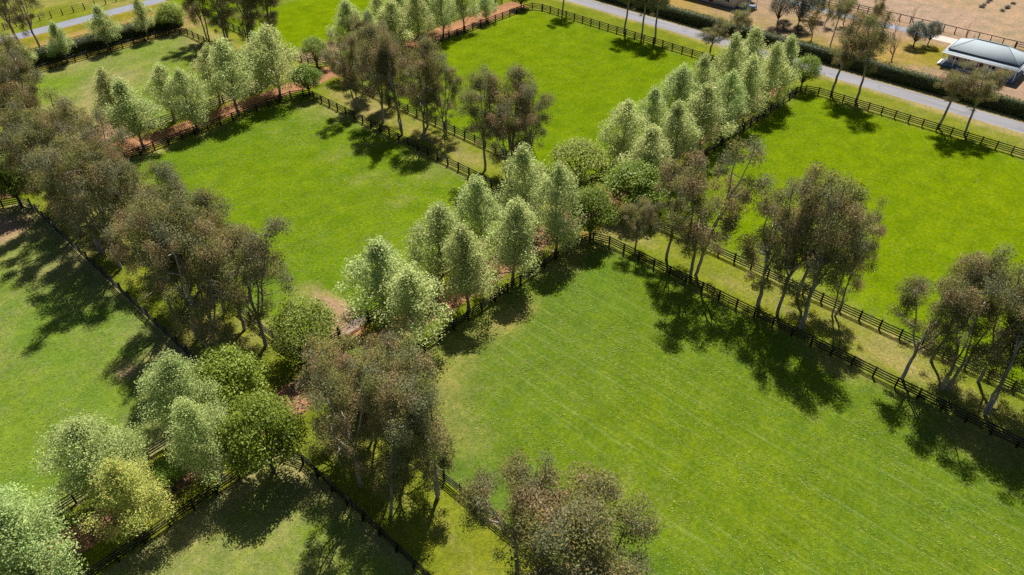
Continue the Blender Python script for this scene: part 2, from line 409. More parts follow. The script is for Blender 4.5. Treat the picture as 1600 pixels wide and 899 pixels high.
# grass tufts standing on the pasture
def tufts():
    rng = np.random.default_rng(77)
    b = MB()
    zones = [(-8, FX[0], FY[1], FY[2], 'soft', 18), (-8, FX[0], 12, FY[0], 'soft', 20), (FX[1], FX[2], FY[1], FY[2], 'plain', 16), (FX[1], FX[2], -10, FY[0], 'mown', 22),
             (FX[3], FX[4], FY[1], FY[2], 'lush', 5), (FX[3], FX[4], -5, FY[0], 'lush', 6), (FX[1], FX[2], FY[3], FY[4], 'soft', 5), (FX[0], FX[1], 5, FY[0], 'lane', 15),
             (FX[0], FX[1], FY[1], FY[2], 'lane', 11), (FX[2], FX[3], -10, FY[0], 'lane', 13), (FX[2], FX[3], FY[1], FY[2], 'lane', 9), (-5, FX[4], FY[0], FY[1], 'track', 9), (10, FX[4], FY[2], FY[3], 'track', 6)]
    pal = {'plain': ((0.0910, 0.1380, 0.0020), (0.0600, 0.1120, 0.0080), (0.185, 0.170, 0.055)), 'lush': (LUSH, COOL, STRAW), 'mown': ((0.0880, 0.1270, 0.0035), (0.0560, 0.1040, 0.0110), STRAW), 'soft': ((0.1120, 0.1560, 0.0090), (0.0760, 0.1300, 0.0180), (0.1677, 0.1560, 0.0585)),
           'lane': ((0.1209, 0.1365, 0.0094), (0.0780, 0.1131, 0.0125), (0.1989, 0.1638, 0.0624)), 'track': ((0.0975, 0.1170, 0.0062), (0.0585, 0.0897, 0.0094), (0.1794, 0.1287, 0.0312))}
    for x0, x1, y0, y1, zn, den in zones:
        n = int((x1 - x0) * (y1 - y0) * den)
        x = rng.uniform(x0, x1, n); y = rng.uniform(y0, y1, n)
        w = weights(x, y, zn)
        keep = rng.random(n) > w[:, 1] * 1.1
        x, y, w = x[keep], y[keep], w[keep]; n = len(x)
        clump = fbm(x, y, 2.2, 51)
        L, Cc, S = (np.array(c) for c in pal[zn])
        k = np.clip(w[:, 2] + rng.normal(0, .35, n), 0, 1)[:, None]
        col = L * (1 - k) + Cc * k
        q = (rng.random(n) < np.clip(w[:, 0] * .8 - .1, 0.0, .8) * (.4 if zn == 'mown' else 1))[:, None]
        col = np.where(q, S * .9, col * 1.35) * rng.uniform(.75, 1.35, (n, 1))
        h = rng.uniform(.022, .06, n) * (0.55 + 1.1 * clump)
        C = np.stack([x, y, h * 0.4 + .01], -1)
        N = rng.normal(size=(n, 3)); N[:, 2] = np.abs(N[:, 2]) + 3.0
        b.leaves(C, N, h * 1.4, 0.6, col, rng)
    tag(b.build('meadow_grass', M['grass']), 'short grass tufts growing over the paddocks and lanes', 'grass', None, 'stuff')
tufts()

# fallen leaves along the middle track
def litter():
    rng = np.random.default_rng(5); b = MB()
    n = 9000
    x = rng.uniform(-4, 118, n); y = 49.6 + rng.normal(0, 1.5, n); y = np.clip(y, 46, 53)
    keep = fbm(x, y, 2.5, 71) > 0.45
    x, y = x[keep], y[keep]; n = len(x)
    pal = np.array([(.22, .115, .055), (.27, .17, .09), (.12, .06, .035), (.31, .21, .12)])
    col = pal[rng.integers(0, 4, n)] * rng.uniform(.7, 1.2, (n, 1))
    N = rng.normal(size=(n, 3)) * .35; N[:, 2] = 1
    b.leaves(np.stack([x, y, rng.uniform(.02, .06, n)], -1), N, rng.uniform(.10, .22, n), .7, col, rng, .25)
    tag(b.build('leaf_litter', M['leaf_plain']), 'rusty fallen leaves strewn along the middle red dirt track', 'leaf litter', None, 'stuff')
litter()

# ------------------------------------------------------------------ trees
def unit(v): return v / np.maximum(np.linalg.norm(v, axis=-1, keepdims=True), 1e-9)
def ball(rng, n, shell=0.45):
    d = unit(rng.normal(size=(n, 3)))
    return d * (rng.random(n) ** shell)[:, None], d

def poplar(seed, kind='poplar', fine=1.0):
    """11 m tall, 8 m wide"""
    rng = np.random.default_rng(seed); T = MB(); L = MB()
    Hh, Rr = 11.0, 3.7
    lean = rng.normal(0, .25, 2)
    zs = np.linspace(0, 10.2, 12)
    def axis(z): return np.stack([lean[0] * (z / 10) ** 2 + .12 * np.sin(z * .9 + seed), lean[1] * (z / 10) ** 2 + .12 * np.cos(z * .7 + seed * 2), z], -1)
    T.tube(axis(zs), np.interp(zs, [0, .4, 2, 10.2], [.24, .17, .14, .02]), 7)
    z0 = 1.7 + rng.uniform(0, .8); wide = rng.uniform(.22, .38); blunt = rng.uniform(.9, 1.15); pw = rng.uniform(1.15, 1.6)
    def env(z):
        t = np.clip((z - z0) / (Hh - z0), 0, 1)
        return Rr * np.where(t < wide, (t / wide + .05) ** .55, np.maximum(1 - ((t - wide) / (1 - wide)) ** pw, 0) ** blunt)
    lobes = []
    n = 58
    for i in range(n):
        z = z0 + .8 + (Hh - z0 - 1.2) * ((i + .5) / n) ** .9 + rng.normal(0, .2)
        a = i * 2.39996 + rng.normal(0, .35)
        fr = rng.choice([rng.uniform(.62, .95), rng.uniform(.15, .55)], p=[.62, .38])
        r = max(env(z) * fr - .25, 0.02)
        c = axis(np.array(z)) + np.array([math.cos(a) * r, math.sin(a) * r, 0])
        lobes.append((c, rng.uniform(.85, 1.45) * (1.0 - .4 * (z / Hh) ** 2), a))
    k1, k2 = rng.uniform(0, 6.28, 2)
    for c, rr, a in lobes:
        if math.sin(2 * a + k1) * math.sin(1.1 * c[2] + k2) > .62 and rng.random() < .75: continue      # gaps in the crown
        zb = max(1.2, c[2] - .9 * np.hypot(c[0], c[1]) - .3)
        p0 = axis(np.array(zb)); p3 = c + np.array([0, 0, rr * .6])
        t = np.linspace(0, 1, 5)[:, None]
        mid = (p0 + p3) / 2 + np.array([0, 0, -.25])
        T.tube((1 - t) ** 2 * p0 + 2 * t * (1 - t) * mid + t * t * p3, np.linspace(.055, .012, 5), 4)
        m = int(rng.uniform(240, 340) * (rr / 1.0) ** 2 / fine ** 1.8)
        q, d = ball(rng, m, .6)
        P = c + q * rr * np.array([1, 1, 1.3]) + rng.normal(0, .07, (m, 3))
        N = d * .3 + rng.normal(0, .8, (m, 3)) + np.array([0, 0, .45])
        base = np.array((0.52, 0.56, 0.225)) if kind == 'poplar' else np.array((0.44, 0.54, 0.20)) if kind == 'near' else np.array((0.58, 0.54, 0.14))
        lob = rng.uniform(.82, 1.12)
        col = base * lob * rng.uniform(.62, 1.28, (m, 1)) * (1 + rng.normal(0, .05, (m, 3)))
        g = rng.random(m) < .22
        col[g] = np.array((0.33, 0.42, 0.12)) * rng.uniform(.8, 1.2, (g.sum(), 1))
        L.leaves(P, N, rng.uniform(.06, .115, m) * fine, .68, col, rng, .15)
    return T.mesh('trunk', M['bark_grey']), L.mesh('crown', M['leaf_poplar'])

def gum(seed, stems=1, dens=1.0, spread=1.0, low=.21):
    """17 m tall, about 8 m wide: forked ascending limbs, side branches carrying loose hanging leaf clumps"""
    rng = np.random.default_rng(1000 + seed); T = MB(); L = MB(); tips = []
    Hh = 17.0
    def poly(p, q, n, wob, sag=0.0):
        t = np.linspace(0, 1, n)[:, None]
        w = np.cumsum(rng.normal(0, wob, (n, 3)), 0); w -= w[0] + (w[-1] - w[0]) * t
        return p * (1 - t) + q * t + w + np.array([0, 0, 1.]) * sag * np.sin(np.pi * t)
    for st in range(stems):
        a0 = rng.uniform(0, 6.28) + st * 3.3
        lean = rng.uniform(.02, .07) if stems == 1 else rng.uniform(.10, .2)
        fz = Hh * low * rng.uniform(.85, 1.3)
        f = np.array([math.cos(a0) * lean * fz, math.sin(a0) * lean * fz, fz])
        r0 = .165 if stems == 1 else .135
        T.tube(poly(np.array([math.cos(a0) * .2 * (stems > 1), math.sin(a0) * .2 * (stems > 1), -.1]), f, 7, .05), np.linspace(r0 * 1.15, r0 * .8, 7), 8)
        nl = rng.integers(4, 6) if stems == 1 else 3
        for j in range(nl):
            a = a0 + j * 6.283 / nl + rng.normal(0, .4) if stems == 1 else a0 + rng.normal(0, .9)
            rt = rng.uniform(.5, 2.7) * spread
            top = np.array([f[0] * 1.4 + math.cos(a) * rt, f[1] * 1.4 + math.sin(a) * rt, Hh * (rng.uniform(.68, .96) - .03 * rt + (.07 if j == 0 else 0))])
            pl = poly(f, top, 9, .13, 0)
            T.tube(pl, np.linspace(r0 * (.62 if nl > 2 else .7), .035, 9), 6)
            tips.append((pl[-1], .85)); tips.append((pl[-2] + rng.normal(0, .35, 3), .9))
            nb = rng.integers(8, 11)
            for b_ in range(nb):
                t = rng.uniform(.04, .95) ** .85; i = t * 8; k = int(i); p = pl[k] + (pl[min(k + 1, 8)] - pl[k]) * (i - k)
                ab = math.atan2(top[1] - f[1], top[0] - f[0]) + rng.normal(0, 1.25)
                ln = rng.uniform(.6, 1.75) * (1.0 + .35 * math.sin(3.1 * t)) * (1.1 - .45 * t) * spread
                q = p + np.array([math.cos(ab) * ln, math.sin(ab) * ln, ln * rng.uniform(-.15, .7)])
                br = poly(p, q, 5, .07, -.08)
                T.tube(br, np.linspace(.055, .012, 5), 4)
                tips.append((q, rng.uniform(.5, 1.15) * (.75 + .35 * t)))
                if rng.random() < .35:
                    q2 = br[2] + rng.normal(0, .5, 3) + np.array([0, 0, .25]); tips.append((q2, rng.uniform(.5, .8)))
                    T.tube(poly(br[2], q2, 3, .03), np.linspace(.025, .01, 3), 3)
        for e_ in range(rng.integers(2, 5)):     # small low sprays
            ab = rng.uniform(0, 6.28); p = f * rng.uniform(.75, 1.1); q = p + np.array([math.cos(ab) * 1.1, math.sin(ab) * 1.1, rng.uniform(.0, .8)])
            T.tube(poly(p, q, 4, .05), np.linspace(.03, .01, 4), 4); tips.append((q, rng.uniform(.4, .65)))
    olive = np.array((0.208, 0.204, 0.064)); tan = np.array((0.275, 0.205, 0.100)); rust = np.array((0.39, 0.255, 0.045)); grey = np.array((0.200, 0.198, 0.102))
    tone = rng.uniform(0, 1)
    for p, rr in tips:
        up = p[2] / Hh
        c0 = olive if rng.random() < .5 else (tan if rng.random() < .2 + .5 * tone else grey)
        m = int(640 * rr * rr * dens * rng.uniform(.65, 1.25)) + 30
        q, d = ball(rng, m, .5)
        P = p + q * rr * np.array([.95, .95, 1.1]) + np.array([0, 0, -.15]) + rng.normal(0, .08, (m, 3))
        N = rng.normal(0, 1, (m, 3)); N[:, 2] = N[:, 2] * .6 + .45; N += d * .4
        col = c0 * rng.uniform(.6, 1.4, (m, 1)) * (1 + rng.normal(0, .07, (m, 3)))
        tipm = (q[:, 2] > .3) & (rng.random(m) < .12 * up)
        col[tipm] = rust * rng.uniform(.55, 1.15, (tipm.sum(), 1))
        L.leaves(P, N, rng.uniform(.052, .105, m), .42, col, rng, .1)
    return T.mesh('trunk', M['bark_gum'], True), L.mesh('crown', M['leaf_gum'])

def roundtree(seed, base=(0.150, 0.215, 0.022), hi=(0.225, 0.30, 0.032), Hh=7.0, Rr=3.5, mat='leaf_round', sparse=1.0, size=(.065, .12), z0=1.0):
    rng = np.random.default_rng(2000 + seed); T = MB(); L = MB()
    n = 52
    k = rng.integers(3, 5)
    limbs = []
    T.tube(np.array([[0, 0, -.1], [.05, 0, .6], [0, .06, 1.3]]), [.2, .17, .15], 7)
    for i in range(n):
        u = (i + .5) / n
        el = math.asin(min(1, u * 1.25 - .25)) if u > .0 else 0
        a = i * 2.39996 + rng.normal(0, .3)
        fr = rng.uniform(.55, .9)
        cz = z0 + (Hh - z0) * .42
        c = np.array([math.cos(a) * math.cos(el) * (Rr - .5) * fr, math.sin(a) * math.cos(el) * (Rr - .5) * fr,
                      cz + math.sin(el) * (Hh - cz - .5) * rng.uniform(.75, 1.0)])
        if i % 2 == 0:
            t = np.linspace(0, 1, 5)[:, None]; p0 = np.array([0, 0, 1.2])
            mid = np.array([c[0] * .45, c[1] * .45, c[2] * .75])
            T.tube((1 - t) ** 2 * p0 + 2 * t * (1 - t) * mid + t * t * c, np.linspace(.08, .015, 5), 4)
        rr = rng.uniform(.7, 1.2)
        m = int(330 * rr * rr * sparse)
        q, d = ball(rng, m, .45)
        P = c + q * rr * np.array([1.1, 1.1, .85])
        N = d * .5 + rng.normal(0, .6, (m, 3)) + np.array([0, 0, .7])
        lob = rng.random()
        col = (np.array(base) * (1 - lob) + np.array(hi) * lob) * rng.uniform(.65, 1.3, (m, 1))
        L.leaves(P, N, rng.uniform(*size, m), .65, col, rng, .12)
    return T.mesh('trunk', M['bark_dark']), L.mesh('crown', M[mat])

def bare(seed, Hh=6.0, leafy=0):
    rng = np.random.default_rng(3000 + seed); T = MB(); L = MB()
    def grow(p, d, ln, r, depth):
        pts = [p]; dd = d
        for i in range(3):
            dd = unit(dd + rng.normal(0, .12, 3) + np.array([0, 0, .06])); pts.append(pts[-1] + dd * ln / 3)
        T.tube(np.array(pts), np.linspace(r, r * .6, 4), 5 if depth < 2 else 3)
        if leafy and depth >= 2:
            m = leafy; P = np.array(pts[-1]) + rng.normal(0, .28, (m, 3))
            L.leaves(P, rng.normal(size=(m, 3)), rng.uniform(.08, .15, m), .6, np.array((.22, .19, .05)) * rng.uniform(.6, 1.2, (m, 1)), rng)
        if depth == 4: return
        for j in range(rng.integers(3, 5)):
            a = rng.uniform(0, 6.28); tl = rng.uniform(.25, .75)
            s = unit(np.cross(dd, np.array([math.cos(a), math.sin(a), .2])))
            grow(pts[rng.integers(1, 4)], unit(dd * math.cos(tl) + s * math.sin(tl)), ln * rng.uniform(.55, .8), r * .55, depth + 1)
    grow(np.array([0, 0, -.05]), np.array([.04, .03, 1.]), Hh * .36, .11, 0)
    zmax = max(a[:, 2].max() for a in T.v)
    for arr in T.v + L.v: arr *= np.float32(Hh / zmax)
    return T.mesh('trunk', M['twig']), (L.mesh('crown', M['leaf_plain']) if leafy else None)

PROTO = {'poplar': [poplar(i) for i in range(8)], 'golden': [poplar(41, 'golden', .72)], 'nearpoplar': [poplar(60 + i, 'near', .72) for i in range(5)],
         'gum': [gum(0), gum(1, 2), gum(2), gum(3, 2, .9), gum(4, 1, .85, 1.2), gum(5, 2), gum(6, 1, 1.0, 1.15)],
         'roadgum': [gum(20, 1, .85, .8, .40), gum(21, 1, .8, .9, .38), gum(22, 1, .7, .85, .36)],
         'round': [roundtree(0), roundtree(1), roundtree(2)],
         'lime': [roundtree(7, (0.205, 0.265, 0.035), (0.285, 0.345, 0.05), sparse=.6)],
         'yellowish': [roundtree(9, (0.20, 0.19, 0.04), (0.30, 0.26, 0.05), sparse=.8)],
         'olive': [roundtree(11, (0.110, 0.130, 0.085), (0.16, 0.18, 0.13), sparse=.6), roundtree(12, (0.125, 0.125, 0.075), (0.17, 0.165, 0.11), sparse=.4)],
         'shrub': [roundtree(14, (0.055, 0.060, 0.050), (0.085, 0.09, 0.08), sparse=.5, z0=.2)],
         'bare': [bare(0), bare(1), bare(2, leafy=5)]}
REF = {'poplar': (11.2, 7.6), 'golden': (11.2, 7.6), 'gum': (17.0, 8.0), 'roadgum': (17.0, 8.0), 'bare': (6.0, 4.5)}
KIND = {'poplar': 'poplar_tree', 'nearpoplar': 'poplar_tree', 'golden': 'poplar_tree', 'gum': 'gum_tree', 'roadgum': 'gum_tree', 'round': 'round_tree', 'lime': 'round_tree',
        'yellowish': 'round_tree', 'olive': 'olive_tree', 'shrub': 'shrub', 'bare': 'bare_tree'}
# true crown width of each prototype, so that a width asked for is the width built
def crown_size(mesh):
    co = np.empty(len(mesh.vertices) * 3, np.float32); mesh.vertices.foreach_get('co', co); co = co.reshape(-1, 3)
    return np.percentile(co[:, 2], 99.7), 2 * np.percentile(np.hypot(co[:, 0], co[:, 1]), 96)
SIZE = {k: [crown_size(c if c is not None else t) for t, c in v] for k, v in PROTO.items()}
WF = {'poplar': .97, 'nearpoplar': .92, 'golden': .92, 'gum': 1.12}
trng = np.random.default_rng(99)
def tree(kind, x, y, h, w, label, group=None, var=None, rz=None):
    v = int(trng.integers(0, len(PROTO[kind]))) if var is None else var
    if kind == 'poplar': w *= trng.uniform(.88, 1.16); h *= trng.uniform(.92, 1.07)
    ph, pw = SIZE[kind][v]
    e = empty(KIND[kind], (x, y, 0), trng.uniform(0, 6.28) if rz is None else rz, (w * WF.get(kind, 1) / pw, w * WF.get(kind, 1) / pw, h / ph))
    e.rotation_euler[0] = trng.normal(0, .02); e.rotation_euler[1] = trng.normal(0, .02)
    tag(e, label, 'shrub' if kind == 'shrub' else 'tree', group)
    t, c = PROTO[kind][v]
    link('trunk', t, e)
    if c is not None: link('crown', c, e)
    return e

ORD = ['first', 'second', 'third', 'fourth', 'fifth', 'sixth', 'seventh', 'eighth', 'ninth', 'tenth', 'eleventh', 'twelfth', 'thirteenth']
def row(kind, items, text, group):
    """items (x, y, h, w[, own label]); text has {} for the place in the row"""
    for i, it in enumerate(items):
        lab = it[4] if len(it) > 4 else text.format(ORD[i])
        tree(kind, *it[:4], lab, group)

G1 = 'pale poplars along the middle dirt track'
row('poplar', [(35.0, 46.2, 10.4, 7.6, 'pale poplar in front of the mesh gate, first beside the striped paddock fence'), (43.0, 46.4, 11.5, 7.2), (50.2, 46.1, 11.7, 7.4), (58.0, 46.2, 12.2, 7.2)],
    '{} pale poplar from the mesh gate, in the row along the striped paddock fence', G1)
row('poplar', [(36.0, 52.4, 11.0, 7.8, 'pale poplar rising beside the mesh gate post, behind the front pair'), (44.2, 52.4, 10.6, 6.4), (51.3, 52.4, 12.0, 7.0), (59.5, 52.4, 12.4, 6.8)],
    '{} pale poplar from the mesh gate, in the rear row across the middle track', G1)
row('poplar', [(77.5, 46.2, 10.6, 7.0), (84.4, 46.3, 11.0, 7.0), (91.2, 46.2, 11.2, 7.0), (98.2, 46.3, 11.0, 7.2), (105.0, 46.2, 11.4, 7.0), (111.0, 46.2, 11.6, 7.0), (117.2, 46.6, 11.2, 6.4)],
    '{} pale poplar from the green trees, front row of the avenue leading to the road', G1)
row('poplar', [(81.0, 53.0, 10.4, 7.0), (88.0, 52.8, 10.6, 7.0), (95.0, 52.9, 11.2, 7.0), (102.0, 53.0, 11.2, 7.0), (109.0, 52.8, 11.6, 7.2), (116.2, 52.9, 11.8, 7.4)],
    '{} pale poplar from the green trees, rear row of the avenue leading to the road', G1)
tree('nearpoplar', 12.2, 46.2, 10.6, 7.0, 'pale poplar standing in front of its twin, next to the dark round tree', G1)
tree('nearpoplar', 12.8, 51.8, 10.6, 7.0, 'pale poplar behind its twin, casting shade on the soft green paddock', G1)
tree('golden', 4.8, 46.3, 9.4, 7.4, 'yellowish poplar beside the middle track, warmer than its neighbours', G1, 0)
tree('nearpoplar', 4.7, 51.5, 10.2, 8.6, 'broad pale poplar directly behind the yellowish one', G1, 1)
tree('nearpoplar', -2.8, 46.4, 10.8, 8.8, 'broad pale poplar cut by the bottom corner of the photo', G1, 2)
tree('nearpoplar', -3.4, 51.8, 10.6, 8.6, 'pale poplar cut by the photo edge, behind the corner one', G1, 3)
tree('round', 8.6, 49.2, 2.6, 3.0, 'small dark green bush in the gap between the near pairs of pale poplars', None, 1)
G2 = 'pale poplars along the far dirt track'
row('poplar', [(36.0, 109.2, 10.9, 8.4), (44.4, 109.2, 10.6, 7.8), (52.0, 109.0, 11.8, 9.2), (60.0, 109.2, 11.8, 8.6)],
    '{} pale poplar from the brown grove, front row on the far track', G2)
row('poplar', [(35.0, 114.2, 11.2, 7.0), (43.6, 114.3, 9.4, 7.0), (51.8, 114.3, 10.6, 7.2), (59.4, 114.3, 10.0, 6.8)],
    '{} pale poplar from the brown grove, rear row on the far track', G2)
row('poplar', [(80.0, 109.4, 11.0, 6.8), (86.2, 109.2, 11.0, 6.8), (92.0, 109.4, 10.6, 6.6), (98.6, 109.5, 10.6, 6.4), (104.2, 109.6, 10.0, 6.0)],
    '{} pale poplar from the gum clump, in the near row by the far red track', G2)
row('poplar', [(79.5, 114.2, 11.0, 6.6), (86.4, 114.2, 10.6, 6.6), (92.6, 114.3, 10.8, 6.6), (98.4, 114.2, 10.8, 6.6)],
    '{} pale poplar from the gum clump, in the back row by the far red track', G2)
tree('poplar', 110.7, 109.4, 6.6, 4.6, 'small thin poplar at the road end of the far red track', G2, 0)
G3 = 'young poplars along the far hedge'
row('poplar', [(34.4, 152.4, 7.0, 6.0, 'young pale poplar half hidden by dark gums at the hedge end'), (42.2, 152.3, 8.0, 5.4), (50.1, 152.3, 8.8, 5.8), (57.8, 152.2, 8.4, 5.0, 'young pale poplar beside the bright green round tree at the hedge')],
    '{} young pale poplar along the dark hedge, from its gum tree end', G3)

G4 = 'round green trees where the lanes cross the tracks'
tree('round', 17.5, 52.6, 7.0, 7.2, 'dark green round tree behind the near pair of pale poplars', G4, 0)
tree('round', 15.6, 43.6, 9.0, 6.8, 'tall dense green tree at the curved fence corner beside the brown gums', G4, 1)
tree('lime', 26.6, 53.6, 6.8, 6.9, 'loose yellow-green tree standing beside the mesh gate and bare earth', G4, 0)
tree('round', 26.6, 44.4, 6.0, 6.0, 'low green tree tucked behind the brown gum grove, below the mesh gate', G4, 2)
tree('round', 63.0, 44.6, 7.6, 6.2, 'dense green tree just behind the curved corner of the striped paddock', G4, 2)
tree('round', 72.4, 44.6, 7.0, 8.2, 'broad green tree touching the foot of the poplar avenue', G4, 0)
tree('lime', 72.6, 54.4, 6.4, 8.4, 'loose green tree between the two poplar avenues, beside the far lane', G4, 0)
tree('round', 64.2, 106.6, 5.4, 5.2, 'small bright round tree on the bend of the black fence by the far track', G4, 1)
tree('lime', 72.6, 107.2, 5.6, 5.4, 'loose green tree at the far track crossing, under the gum clump', G4, 0)
tree('lime', 72.2, 115.6, 5.6, 5.2, 'thin pale green tree beside worn earth at the far crossing', G4, 0)
tree('round', 17.0, 106.0, 8.6, 7.0, 'leafy green tree by the black fence bend at the photo edge', G4, 2)
tree('lime', 123.9, 45.6, 6.0, 5.2, 'loose light green tree ending the poplar avenue beside the road', G4, 0)
tree('round', 121.6, 109.4, 4.4, 4.4, 'small dark round tree where the far track meets the road fence', G4, 0)
tree('lime', 63.9, 152.6, 5.6, 6.2, 'bright green round tree at the end of the dark hedge', G4, 0)
tree('yellowish', 21.6, 13.2, 8.2, 6.0, 'yellow-green tree at the bottom edge in front of the brown gum', None, 0)

G5 = 'brown tinged gum trees in the near grass lane'
row('gum', [(19.8, 61.0, 18.6, 7.4), (19.9, 64.6, 17.8, 6.8), (19.8, 69.5, 16.0, 6.2), (19.9, 82.9, 17.6, 7.2), (19.8, 88.0, 16.0, 6.8), (19.9, 94.0, 15.6, 7.0), (20.0, 100.0, 15.6, 7.0)],
    '{} gum from the green trees, in the lane row shading the soft green paddock', G5)
row('gum', [(24.3, 58.3, 15.6, 7.6), (24.2, 62.3, 14.4, 6.6), (24.1, 66.2, 15.0, 6.6), (24.2, 72.0, 15.0, 6.4), (24.2, 79.5, 14.6, 6.6), (24.1, 85.0, 15.4, 6.8), (24.2, 91.0, 15.4, 7.0), (24.1, 97.0, 15.4, 7.0), (24.2, 103.0, 15.0, 7.0)],
    '{} gum from the mesh gate, in the lane row beside the plain central paddock', G5)
row('gum', [(24.0, 117.0, 16.0, 7.6), (24.4, 123.0, 16.4, 7.6), (27.0, 129.0, 16.0, 7.4), (24.0, 131.0, 16.4, 7.6)],
    '{} dark gum up the photo edge beyond the far red track', G5)
row('gum', [(22.4, 41.4, 12.6, 6.0), (19.9, 36.5, 15.2, 6.2), (19.7, 32.5, 15.6, 6.8)],
    '{} gum from the dense green tree, lane row leaning over the bottom fence', G5)
row('gum', [(24.0, 39.8, 13.2, 6.2), (23.9, 35.4, 15.2, 6.8), (23.9, 30.7, 16.6, 6.8)],
    '{} gum from the middle track, lane row beside the striped paddock', G5)
tree('gum', 23.4, 21.0, 12.4, 6.6, 'brown gum with dead leaf tips, over the fence at the bottom edge', G5, 2)
tree('gum', 24.4, 16.6, 13.8, 8.8, 'broadest brown gum at the bottom edge, in front of the striped paddock', G5, 6)
tree('gum', 24.0, 13.6, 13.6, 7.4, 'brown gum cut by the bottom edge, beside the broadest one there', G5, 4)
G6 = 'gum trees in the far grass lane'
tree('gum', 65.9, 31.2, 18.6, 9.0, 'tall stout forked gum just beyond the striped paddock corner', G6, 1)
tree('gum', 66.6, 35.4, 13.0, 6.6, 'shorter brown gum beside the tall stout forked one', G6, 2)
tree('gum', 65.6, 39.4, 7.6, 4.4, 'small slim gum by the fence corner under taller gums', G6, 4)
row('gum', [(66.3, 22.8, 15.4, 6.0), (66.2, 20.4, 18.4, 6.4), (70.2, 20.0, 16.0, 5.6), (65.8, 17.4, 19.2, 6.2), (70.2, 15.6, 15.2, 4.6)],
    '{} gum in the middle clump of the far lane, counted from the stout gum', G6)
row('gum', [(65.7, 6.3, 13.4, 6.4), (70.3, 5.0, 14.0, 6.2), (67.0, 2.6, 16.4, 7.0), (70.4, 0.4, 15.0, 6.6), (66.0, -1.6, 17.0, 7.2), (70.2, -4.4, 16.0, 7.0), (66.0, -6.4, 17.4, 7.6)],
    '{} gum of the leaning clump running off the photo edge, from its inner end', G6)
row('gum', [(70.4, 100.0, 13.4, 6.0), (66.2, 96.0, 13.4, 6.4), (70.4, 92.8, 13.6, 6.0), (66.4, 89.5, 15.4, 6.8), (65.6, 83.8, 16.4, 6.8), (66.8, 80.2, 15.8, 6.4), (70.3, 83.2, 13.6, 5.4), (70.4, 79.2, 12.2, 5.2)],
    '{} gum from the far crossing, in the big dark clump between the bright paddocks', G6)
row('gum', [(66.9, 67.0, 15.0, 6.6), (68.6, 63.6, 15.6, 6.8), (66.4, 61.8, 13.6, 6.2), (70.2, 61.2, 14.8, 5.6)],
    '{} gum in the small clump behind the central poplars, from its far end', G6)
row('gum', [(65.8, 143.0, 16.5, 7.6), (69.1, 141.4, 17.0, 8.0), (66.0, 136.4, 16.5, 7.6), (70.2, 134.0, 17.0, 8.0), (66.7, 129.7, 16.8, 8.0), (71.0, 128.8, 16.5, 7.6)],
    '{} gum from the hedge, in the dark grove cut by the top edge', G6)
row('gum', [(38.6, 165.0, 17.0, 9.0), (41.0, 161.8, 15.0, 7.6)], '{} dark gum beside the driveway at the top corner', 'gums by the driveway')
G7 = 'slim gums along the road fence'
row('roadgum', [(125.6, 101.0, 13.0, 6.0, 'slim gum beside the small dark round tree on the road fence'), (125.5, 84.6, 14.6, 7.0, 'first slim gum of three close together on the road fence'),
    (125.7, 80.4, 14.4, 6.6, 'middle slim gum of three close together on the road fence'), (125.4, 77.0, 14.4, 7.0, 'last slim gum of three close together, nearest the poplar avenue'),
    (125.5, 64.8, 7.4, 5.6, 'small sparse gum by the road fence, clear of other trees'), (131.4, 62.6, 9.0, 5.0, 'dark thin gum rising behind the avenue end, across the road fence'),
    (125.2, 40.5, 13.6, 6.8, 'dense slim gum by the road fence, first after the avenue'), (125.4, 36.4, 15.4, 6.4, 'tall leaning gum by the road fence, overlapping the hedge'),
    (125.3, 22.8, 10.6, 6.6, 'spreading gum by the road fence in front of the house'), (125.4, 18.9, 10.8, 6.0, 'darker gum by the road fence, covering the house verandah')], '{}', G7)

G8 = 'garden trees beyond the road hedge'
tree('olive', 149.6, 63.2, 7.6, 4.6, 'grey olive tree with loose twiggy crown beyond the hedge', G8, 1)
tree('olive', 151.6, 59.6, 8.2, 4.8, 'taller grey olive tree in the dry garden, beside the twiggy one', G8, 0)
tree('shrub', 148.6, 61.4, 2.0, 3.2, 'low dark shrub at the foot of the grey olive trees', G8, 0)
tree('shrub', 148.7, 58.2, 1.7, 2.4, 'small dark shrub beside the bare trunk beyond the hedge', G8, 0)
tree('shrub', 156.8, 61.0, 1.6, 2.2, 'lone dark shrub on bare earth beyond the olive trees', G8, 0)
tree('olive', 158.6, 59.0, 5.2, 3.0, 'small blue grey tree on bare earth in the garden', G8, 0)
tree('bare', 147.4, 54.6, 7.0, 4.6, 'leafless pinkish tree standing closest to the hedge', G8, 2)
tree('bare', 151.1, 56.7, 5.2, 3.4, 'leafless thin tree behind the pinkish one', G8, 1)
tree('bare', 156.3, 56.0, 5.4, 3.4, 'leafless tree in yellow grass in the middle of the garden', G8, 2)
tree('roadgum', 146.7, 50.4, 9.6, 4.2, 'slim dark gum with bare lower trunk just beyond the hedge', G8, 1)
tree('roadgum', 160.0, 53.6, 8.0, 4.0, 'slim gum at the back of the dry garden', G8, 2)
tree('roadgum', 150.6, 44.6, 10.8, 3.2, 'narrow dark column of a gum in the garden', G8, 0)
tree('bare', 156.0, 49.2, 5.4, 4.2, 'yellowish twiggy tree in the garden by the narrow dark gum', G8, 2)
tree('bare', 147.6, 38.8, 5.6, 4.6, 'bare pinkish tree behind the tall leaning gum', G8, 0)
tree('bare', 166.9, 41.8, 5.0, 3.0, 'bare twiggy tree by the far rail fence', G8, 1)
tree('bare', 159.0, 42.6, 4.6, 3.0, 'bare twiggy tree between the driveway and blue grey trees', G8, 1)
tree('olive', 157.4, 38.3, 4.8, 4.4, 'rounded blue grey tree near the house, fuller of the pair', G8, 0)
